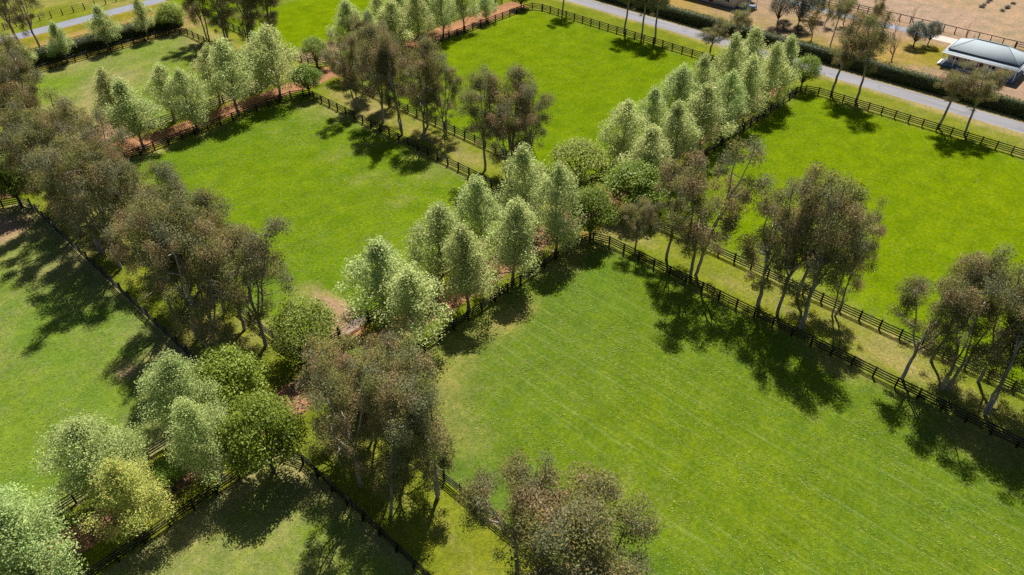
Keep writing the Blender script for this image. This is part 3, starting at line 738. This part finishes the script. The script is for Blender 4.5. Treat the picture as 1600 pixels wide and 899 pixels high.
tree('olive', 160.0, 36.5, 4.8, 3.4, 'blue grey tree closest to the house roof', G8, 0)
tree('bare', 167.6, 31.6, 3.6, 2.2, 'tiny bare tree beside the pale concrete pad', G8, 1)
frng = np.random.default_rng(12)
for i in range(9):
    tree('shrub', 190 + frng.uniform(0, 10), 30 + frng.uniform(0, 6), frng.uniform(.35, .6), frng.uniform(.9, 1.4), 'low dark tussock among others on the pale field beyond the far fence', 'tussocks on the pale field', 0)

# ------------------------------------------------------------------ hedges
def hedge(p0, p1, width, height, label, seed, green=(0.060, 0.095, 0.016)):
    rng = np.random.default_rng(seed); b = MB()
    p0 = np.array(p0, float); p1 = np.array(p1, float); ln = np.linalg.norm(p1 - p0); d = (p1 - p0) / ln; n = np.array([-d[1], d[0]])
    e = empty('clipped_hedge', (*p0, 0)); tag(e, label, 'hedge', 'clipped hedges')
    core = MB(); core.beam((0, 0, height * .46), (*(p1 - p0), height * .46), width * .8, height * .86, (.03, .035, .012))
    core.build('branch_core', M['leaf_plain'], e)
    per = 2 * height + width
    m = int(ln * per * 42)
    u = rng.uniform(0, ln, m); s = rng.uniform(0, per, m)
    wob = .20 * (fbm(u, s, 1.4, seed) - .5) * 2 + .12 * (vnoise(u, u * 0, 5.0, seed + 2) - .5)
    off = np.where(s < height, -width / 2 - wob, np.where(s > height + width, width / 2 + wob, s - height - width / 2))
    z = np.where(s < height, s, np.where(s > height + width, per - s, height + wob))
    nx = np.where(s < height, -1, np.where(s > height + width, 1, 0)); nz = np.where((s >= height) & (s <= height + width), 1, 0)
    C = np.stack([d[0] * u + n[0] * off, d[1] * u + n[1] * off, z], -1) + rng.normal(0, .05, (m, 3))
    N = np.stack([n[0] * nx, n[1] * nx, nz], -1) + rng.normal(0, .55, (m, 3))
    col = np.array(green) * rng.uniform(.6, 1.5, (m, 1)) * (1 + .35 * (fbm(u, s * 3, 3, seed + 4)[:, None] - .5))
    b.leaves(C, N, rng.uniform(.07, .13, m), .65, col, rng, .1)
    b.build('leaves', M['leaf_plain'], e)
hedge((138.7, 8.0), (138.7, 112.0), 1.8, 2.35, 'long dark clipped hedge between the road and the houses', 3)
hedge((24.0, 155.0), (66.5, 155.0), 2.0, 2.7, 'dark clipped hedge behind the row of young poplars', 4)

# ------------------------------------------------------------------ fences
POST = MB(); POST.box((-.085, -.085, -.1), (.085, .085, 1.38))
POST.box((-.095, -.095, 1.381), (.095, .095, 1.41)); POST_ME = POST.mesh('post', M['black'])
BP = MB(); BP.box((-.08, -.08, -.1), (.08, .08, 1.35)); BPOST_ME = BP.mesh('post', M['brownrail'])
def arc(c, r, a0, a1, n=6):
    return [(c[0] + r * math.cos(R(a0 + (a1 - a0) * i / n)), c[1] + r * math.sin(R(a0 + (a1 - a0) * i / n))) for i in range(n + 1)]
def resample(path, step):
    p = np.array(path, float); seg = np.linalg.norm(np.diff(p, axis=0), axis=1); s = np.r_[0, np.cumsum(seg)]
    n = max(1, round(s[-1] / step)); t = np.linspace(0, s[-1], n + 1)
    return np.stack([np.interp(t, s, p[:, 0]), np.interp(t, s, p[:, 1])], -1)
def fence(path, label, group='black four rail paddock fences', step=2.2, heights=(.30, .60, .90, 1.22), post=POST_ME, mat='black', name='paddock_fence', rail=(.045, .135), side=0.11, seed=0):
    P = resample(path, step); e = empty(name, (P[0][0], P[0][1], 0)); tag(e, label, 'fence', group)
    rng = np.random.default_rng(int(abs(P[0][0]) * 13 + abs(P[-1][1]) * 7))
    O = P[0]
    for p, q in zip(P, np.r_[P[1:], [2 * P[-1] - P[-2]]]):
        o = link('post', post, e); d = q - p
        o.location = (p[0] - O[0], p[1] - O[1], rng.uniform(-.03, .02)); o.rotation_euler = (rng.normal(0, .012), rng.normal(0, .012), math.atan2(d[1], d[0]))
    for h in heights:
        b = MB(); jit = rng.normal(0, .012, len(P))
        for i in range(len(P) - 1):
            d = P[i + 1] - P[i]; d = d / np.linalg.norm(d); nrm = np.array([-d[1], d[0]]) * side
            a_ = P[i] - O + nrm; b_ = P[i + 1] - O + nrm
            b.beam((*a_, h + jit[i]), (*b_, h + jit[i + 1]), rail[0], rail[1])
        b.build('rail', M[mat], e)
    return e
r = 2.6
x0, x1, x2, x3, x4 = FX; ya, yb, yc, yd, ye = FY
# soft green paddocks on the near edge of the block
fence([(-22, yb), (x0 - r, yb)], 'black rail fence behind the broad pale poplars, edging the soft green paddock')
fence(arc((x0 - r, yb + r), r, -90, 0) + [(x0, yb + r + 1), (x0, yc - r)] + arc((x0 - r, yc - r), r, 0, 90), 'black rail fence with tree shadows falling across it onto the soft green paddock')
fence([(x0 - r, yc), (-14, yc)], 'black rail fence below the green tree at the photo edge')
fence([(-22, ya), (x0 - r, ya)], 'black rail fence running under the yellowish poplar along the middle track')
fence(arc((x0 - r, ya - r), r, 90, 0) + [(x0, ya - r - 1), (x0, 12)], 'black rail fence with long dark gum shadows at the bottom edge')
# central plain paddock
fence([(30.2, yb)] + [(x1 + r, yb)] + arc((x1 + r, yb + r), r, 270, 180) + [(x1, yc - r)] + arc((x1 + r, yc - r), r, 180, 90), 'black rail fence behind the brown gum rows, edging the plain central paddock')
fence([(x1 + r, yc), (x2 - r, yc)], 'black rail fence beside the red far track, under the front poplar row')
fence(arc((x2 - r, yc - r), r, 90, 0) + [(x2, yc - r - 1), (x2, yb + r)] + arc((x2 - r, yb + r), r, 0, -90), 'black rail fence from the small bright round tree down past gum shadows')
fence([(34.3, yb), (x2 - r, yb)], 'black rail fence behind the central poplars, starting at the mesh gate')
# striped paddock
fence([(x1, 8), (x1, ya - r)] + arc((x1 + r, ya - r), r, 180, 90), 'black rail fence beside pale lane grass at the bottom, edging the striped paddock')
fence([(33.2, ya), (x2 - r, ya)], 'black rail fence in front of the central poplars, edging the striped paddock')
fence(arc((x2 - r, ya - r), r, 90, 0) + [(x2, ya - r - 1), (x2, -16)], 'long black rail fence with big tree shadows on the striped paddock')
# bright paddock beyond the poplars
fence([(x3, yb + r), (x3, yc - r)] + arc((x3 + r, yc - r), r, 180, 90), 'black rail fence behind the dark gum clump, edging the bright far paddock')
fence([(x3 + r, yc), (x4 - r, yc)] + arc((x4 - r, yc - r), r, 90, 0), 'black rail fence along the pink earth track, edging the bright far paddock')
fence([(x4, yc - r - .2), (x4, yb + 1.0)], 'black rail fence with three slim gums on it, beside the road')
fence([(x4 - .4, yb), (x3 + r, yb)] + arc((x3 + r, yb + r), r, 270, 180), 'black rail fence hidden behind the poplar avenue, ending at the loose green tree')
# bright paddock on the road side, nearer
fence([(x3, -18), (x3, ya - r)] + arc((x3 + r, ya - r), r, 180, 90), 'black rail fence behind the leaning gums, on the far side of the pale lane')
fence([(x3 + r, ya), (x4 - r, ya)], 'black rail fence in the deep shade in front of the poplar avenue')
fence(arc((x4 - r, ya - r), r, 90, 0) + [(x4, ya - r - 1), (x4, 3)], 'black rail fence beside the road verge, in front of the houses')
# far paddocks
fence([(35.2, yd), (x2 - r, yd)], 'black rail fence glimpsed between the two poplar rows on the far track')
fence([(x2 + .4, yd + 2.6), (x2 + .4, ye - 2.6)] + arc((x2 + .4 - r, ye - 2.6), r, 0, 90), 'black rail fence passing under the dark gum grove near the hedge')
fence([(x2 - 2.6, ye), (34.0, ye)], 'black rail fence in front of the dark hedge and young poplars')
fence([(x3 + .4, 150), (x3 + .4, yd + r)] + arc((x3 + .4 + r, yd + r), r, 180, 270), 'black rail fence curving beside worn earth at the top, beyond the far crossing')
fence([(x3 + 3.2, yd), (121.5, yd)], 'black rail fence behind the poplars at the top edge')
# farm fences beyond
fence([(38, 178.8), (80, 178.8)], 'dark post and rail fence beyond the driveway in the top corner', 'farm boundary fences', 2.4, (.45, .9, 1.3), BPOST_ME, 'brownrail', 'post_fence', (.03, .035), .09)
fence([(170.0, 48.0), (170.0, 23.6)], 'brown fence of posts and one top rail beyond the house', 'farm boundary fences', 2.2, (1.28,), BPOST_ME, 'brownrail', 'post_fence', (.05, .13), .09)
fence([(170.0, 23.4), (170.0, 4.0)], 'brown three rail fence behind the house roof at the photo edge', 'farm boundary fences', 2.2, (.45, .88, 1.28), BPOST_ME, 'brownrail', 'post_fence', (.05, .13), .09)
fence([(170.0, 48.2), (170.0, 72.0)], 'brown three rail fence by the small green patch at the top edge', 'farm boundary fences', 2.2, (.45, .88, 1.28), BPOST_ME, 'brownrail', 'post_fence', (.05, .13), .09)

# mesh gate between the lime tree and the first rear poplar
M['galv'] = simple_mat('galvanised_steel', (0.34, 0.33, 0.34), 0.5, 0.5, 0.4, nscale=4, namt=0.2)
def gate():
    e = empty('farm_gate', (30.5, yb, 0)); tag(e, 'grey steel mesh farm gate between two dark posts beside bare red earth', 'gate')
    L_ = 3.5; f = MB()
    for z in (.22, 1.25): f.tube([(0, 0, z), (L_ / 2, 0, z - .01), (L_, 0, z)], .03, 8)
    for x in (.03, L_ / 2, L_ - .03): f.tube([(x, 0, .22), (x, 0, .7), (x, 0, 1.25)], .03, 8)
    f.build('frame', M['galv'], e)
    g = MB()
    for i in range(1, 8): g.tube([(.03, 0, .22 + i * .129), (L_ / 2, 0, .22 + i * .129), (L_ - .03, 0, .22 + i * .129)], .010, 4)
    for i in range(1, 24): g.tube([(i * L_ / 24, .012, .22), (i * L_ / 24, .012, .7), (i * L_ / 24, .012, 1.25)], .007, 4)
    g.build('wire_mesh', M['galv'], e)
    for x in (-.18, L_ + .18):
        p = MB(); p.box((x - .13, -.13, -.1), (x + .13, .13, 1.75)); p.build('gate_post', M['black'], e)
    h = MB()
    for z in (.4, 1.1): h.box((-.06, -.02, z - .03), (.02, .02, z + .03))
    h.build('hinge', M['galv'], e)
    l = MB(); l.box((L_ - .05, -.05, .85), (L_ + .08, -.03, .92)); l.build('latch', M['galv'], e)
gate()
M['bluebin'] = simple_mat('pale_blue_plastic', (0.20, 0.27, 0.38), 0.5, 0.4, nscale=3, namt=0.15)
def feed_bin():
    e = empty('feed_bin', (32.2, 45.3, 0)); tag(e, 'small blue grey feed bin at the end of the fence under the poplar', 'bin')
    b = MB()
    t = np.linspace(0, 2 * np.pi, 15)[:-1]
    prof = [(.02, .02), (.34, .02), (.36, .1), (.42, .85), (.45, .86), (.45, .9), (.40, .9), (.36, .5), (.02, .45)]
    V = np.array([[rr * math.cos(a), rr * math.sin(a), z] for rr, z in prof for a in t]); k = len(t)
    F = [(i * k + j, i * k + (j + 1) % k, (i + 1) * k + (j + 1) % k, (i + 1) * k + j) for i in range(len(prof) - 1) for j in range(k)]
    b.add(V, F); b.build('tub', M['bluebin'], e, True)
    h = MB(); h.tube([(.45, -.12, .7), (.53, -.08, .68), (.53, .08, .68), (.45, .12, .7)], .018, 6); h.build('handle', M['galv'], e)
feed_bin()

# ------------------------------------------------------------------ houses
M['cream'] = simple_mat('cream_weatherboard', (0.62, 0.55, 0.45), 0.7, 0.3, nscale=1.2, namt=0.06)
M['white'] = simple_mat('white_trim_paint', (0.80, 0.79, 0.77), 0.5, 0.4, nscale=2, namt=0.04)
M['dark'] = simple_mat('dark_gutter', (0.025, 0.035, 0.05), 0.5, 0.5, nscale=2, namt=0.2)
M['deck'] = simple_mat('slate_blue_deck', (0.10, 0.13, 0.18), 0.7, 0.3, nscale=2, namt=0.2)
M['door'] = simple_mat('painted_door', (0.16, 0.055, 0.045), 0.5, 0.4, nscale=2, namt=0.15)
def roof_mat():
    m, nt, out = newmat('blue_grey_roof_sheet')
    geo = nd(nt, 'ShaderNodeNewGeometry')
    w = nd(nt, 'ShaderNodeTexWave', {'Vector': geo.outputs['Position'], 'Scale': 2.6, 'Distortion': 0}, bands_direction='Y')
    f = noise(nt, geo.outputs['Position'], 0.8, 4, 0.6)
    c = mix(nt, ramp01(nt, f, 0.3, 0.7), (0.285, 0.325, 0.345), (0.315, 0.355, 0.375))
    p = nd(nt, 'ShaderNodeBsdfPrincipled', {'Base Color': c, 'Roughness': 0.75, 'Specular IOR Level': 0.15, 'Metallic': 0.0})
    b = nd(nt, 'ShaderNodeBump', {'Height': w.outputs[1], 'Strength': 0.3, 'Distance': 0.03})
    nt.links.new(b.outputs[0], p.inputs['Normal']); nt.links.new(p.outputs[0], out.inputs[0])
    return m
M['roof'] = roof_mat()
def glass_mat():
    m, nt, out = newmat('window_glass')
    p = nd(nt, 'ShaderNodeBsdfPrincipled', {'Base Color': (0.015, 0.025, 0.04, 1), 'Roughness': 0.08, 'Specular IOR Level': 0.6})
    nt.links.new(p.outputs[0], out.inputs[0]); return m
M['glass'] = glass_mat()

def window(e, x, y0, y1, z0, z1):
    """a window in a wall that faces -X"""
    b = MB(); t = .07
    b.box((x - .05, y0, z0), (x + .02, y0 + t, z1)); b.box((x - .05, y1 - t, z0), (x + .02, y1, z1))
    b.box((x - .05, y0 + t, z0), (x + .02, y1 - t, z0 + t)); b.box((x - .05, y0 + t, z1 - t), (x + .02, y1 - t, z1))
    ym = (y0 + y1) / 2; b.box((x - .045, ym - .025, z0 + t), (x + .02, ym + .025, z1 - t))
    w = b.build('window', M['white'], e)
    g = MB(); g.box((x - .02, y0 + t, z0 + t), (x + .01, ym - .025, z1 - t)); g.box((x - .02, ym + .025, z0 + t), (x + .01, y1 - t, z1 - t))
    g.build('pane', M['glass'], w)
    s = MB(); s.box((x - .10, y0 - .06, z0 - .07), (x + .02, y1 + .06, z0 - .005)); s.build('sill', M['white'], w)

def hip(b, X0, X1, Y0, Y1, z0, z1, hx, hy):
    """sloping skirt from an outer rectangle at z0 to an inner one at z1 (top closed by the caller)"""
    o = [(X0, Y0, z0), (X1, Y0, z0), (X1, Y1, z0), (X0, Y1, z0)]; i = [(X0 + hx, Y0 + hy, z1), (X1 - hx, Y0 + hy, z1), (X1 - hx, Y1 - hy, z1), (X0 + hx, Y1 - hy, z1)]
    th = np.array((0, 0, -.06))
    V = o + i; V2 = [tuple(np.array(v) + th) for v in V]
    F = [(0, 1, 5, 4), (1, 2, 6, 5), (2, 3, 7, 6), (3, 0, 4, 7)]
    F2 = [tuple(8 + k for k in reversed(f)) for f in F]
    E = [(0, 8, 9, 1), (1, 9, 10, 2), (2, 10, 11, 3), (3, 11, 8, 0)]
    b.add(V + V2, F + F2 + E)

def house_near():
    X0, X1, Y0, Y1 = 150.9, 158.9, 18.7, 31.6
    wx0, wx1, wy0, wy1 = 152.5, 158.6, 19.6, 30.7
    e = empty('house', ((X0 + X1) / 2, (Y0 + Y1) / 2, 0)); ox, oy = (X0 + X1) / 2, (Y0 + Y1) / 2
    tag(e, 'cream cottage with blue grey hipped roof and full front verandah', 'house')
    X0, X1, wx0, wx1 = X0 - ox, X1 - ox, wx0 - ox, wx1 - ox; Y0, Y1, wy0, wy1 = Y0 - oy, Y1 - oy, wy0 - oy, wy1 - oy
    b = MB()
    for z in np.arange(.45, 3.05, .2):       # lapped boards
        b.box((wx0 - .012 * ((z * 5) % 1 > .5) - .004 * z, wy0, z), (wx1, wy1, z + .198))
    b.build('wall', M['cream'], e)
    d = MB(); d.box((X0 + .25, Y0 + .25, -.05), (X1 - .2, Y1 - .25, .42)); d.build('verandah_deck', M['deck'], e)
    rf = MB(); hip(rf, wx0 - .35, wx1 + .25, wy0 - .35, wy1 + .35, 3.12, 4.75, 3.30, 3.30)
    rf.box((wx0 - .35 + 3.28, wy0 + 2.93, 4.70), (wx1 + .25 - 3.28, wy1 - 2.93, 4.78))
    main = rf.build('roof', M['roof'], e)
    rc = MB(); rc.tube([(wx0 + 2.95, wy0 + 2.9, 4.80), (wx0 + 2.95, 0, 4.81), (wx0 + 2.95, wy1 - 2.9, 4.80)], .09, 6); [rc.tube([(wx0 + 2.95, sy * (wy1 - 2.9), 4.80), (cx, sy * (wy1 + .3), 3.15), (cx, sy * (wy1 + .34), 3.13)], .035, 6) for sy in (1, -1) for cx in (wx0 - .3, wx1 + .2)]; rc.build('ridge_cap', M['roof'], main)
    gt = MB()
    for a, c in (((wx0 - .40, wy0 - .40), (wx0 - .40, wy1 + .40)), ((wx0 - .40, wy0 - .40), (wx1 + .3, wy0 - .40)), ((wx0 - .40, wy1 + .40), (wx1 + .3, wy1 + .40))):
        gt.beam((*a, 3.06), (*c, 3.06), .10, .16)
    gt.build('gutter', M['dark'], main)
    vr = MB(); hip(vr, X0, X1, Y0, Y1, 2.55, 2.88, wx0 - X0 - .02, wy0 - Y0 - .02); ver = vr.build('verandah_roof', M['roof'], e)
    fa = MB()
    for a, c in (((X0 - .02, Y0), (X0 - .02, Y1)), ((X0, Y0 - .02), (X1, Y0 - .02)), ((X0, Y1 + .02), (X1, Y1 + .02))):
        fa.beam((*a, 2.50), (*c, 2.50), .05, .2)
    fa.build('fascia', M['white'], ver)
    for y in np.linspace(Y0 + .35, Y1 - .35, 7):
        p = MB(); p.box((X0 + .28, y - .06, .42), (X0 + .40, y + .06, 2.5)); p.box((X0 + .24, y - .1, 2.3), (X0 + .44, y + .1, 2.498)); p.build('verandah_post', M['white'], e)
    for y0 in (wy0 + .8, wy0 + 3.0, wy1 - 3.9, wy1 - 1.9): window(e, wx0 - .03, y0, y0 + 1.1, 1.2, 2.4)
    dr = MB(); dr.box((wx0 - .06, -.5, .45), (wx0 - .02, .45, 2.5)); dd = dr.build('door', M['door'], e)
    k = MB(); k.box((wx0 - .12, -.42, 1.38), (wx0 - .06, -.36, 1.46)); k.build('handle', M['galv'], dd)
    st = MB()
    for i in range(3): st.box((X0 - .1 - i * .28, 1.9, -.02), (X0 + .26 - i * .28, 3.3, .40 - i * .13))
    st.build('steps', M['pad'], e)
    rm = MB(); rm.beam((X0 + .3, Y1 + .10, .32), (X0 + 2.8, Y1 + .10, .42), .36, .09); rm.build('sunlit_ledge', M['white'], e)  # added white slab standing in for the sunlit end of the verandah floor
    ch = MB(); ch.tube([(wx1 - 1.2, wy1 - 2, 3.6), (wx1 - 1.2, wy1 - 2, 4.2), (wx1 - 1.2, wy1 - 2, 4.6)], .07, 8); ch.build('flue_pipe', M['dark'], main)
house_near()

def house_far():
    X0, X1, Y0, Y1 = 152.6, 160.5, 75.0, 93.0
    e = empty('house', (156, 84, 0)); tag(e, 'cream house with dark windows cut by the top edge', 'house')
    X0 -= 156; X1 -= 156; Y0 -= 84; Y1 -= 84
    b = MB(); b.box((X0, Y0, .3), (X1, Y1, 3.0)); b.build('wall', M['cream'], e)
    b = MB(); b.box((X0 - .05, Y0 - .05, -.05), (X1 + .05, Y1 + .05, .297)); b.build('plinth', M['deck'], e)
    rf = MB(); hip(rf, X0 - .7, X1 + .7, Y0 - .7, Y1 + .7, 2.95, 4.9, 4.5, 4.5); rf.box((X0 + 3.78, Y0 + 3.78, 4.84), (X1 - 3.78, Y1 - 3.78, 4.93)); ro = rf.build('roof', M['roof'], e)
    gt = MB(); gt.beam((X0 - .74, Y0 - .7, 2.9), (X0 - .74, Y1 + .7, 2.9), .1, .16); gt.build('gutter', M['white'], ro)
    for y0 in (Y0 + 1.2, Y0 + 3.6, Y0 + 6.6, Y0 + 9.5, Y0 + 13.0): window(e, X0 - .03, y0, y0 + 1.2, 1.1, 2.4)
    dr = MB(); dr.box((X0 - .04, Y0 + 5.2, .3), (X0 + .02, Y0 + 6.1, 2.4)); d = dr.build('door', M['door'], e)
    k = MB(); k.box((X0 - .1, Y0 + 5.3, 1.3), (X0 - .04, Y0 + 5.36, 1.38)); k.build('handle', M['galv'], d)
    pr = MB(); hip(pr, X0 + .8, X0 + 4.8, Y0 - 3.2, Y0 - .76, 2.5, 2.66, .3, .3); pr.box((X0 + 1.08, Y0 - 2.92, 2.60), (X0 + 4.52, Y0 - 1.04, 2.68)); pr.build('porch_roof', M['white'], e)
    for x in (X0 + 1.0, X0 + 4.6):
        p = MB(); p.box((x - .06, Y0 - 3.0, -.02), (x + .06, Y0 - 2.88, 2.5)); p.build('porch_post', M['white'], e)
    s = MB(); s.box((X0 + .9, Y0 - 3.1, -.02), (X0 + 4.7, Y0 - .052, .28)); s.build('porch_floor', M['deck'], e)
house_far()
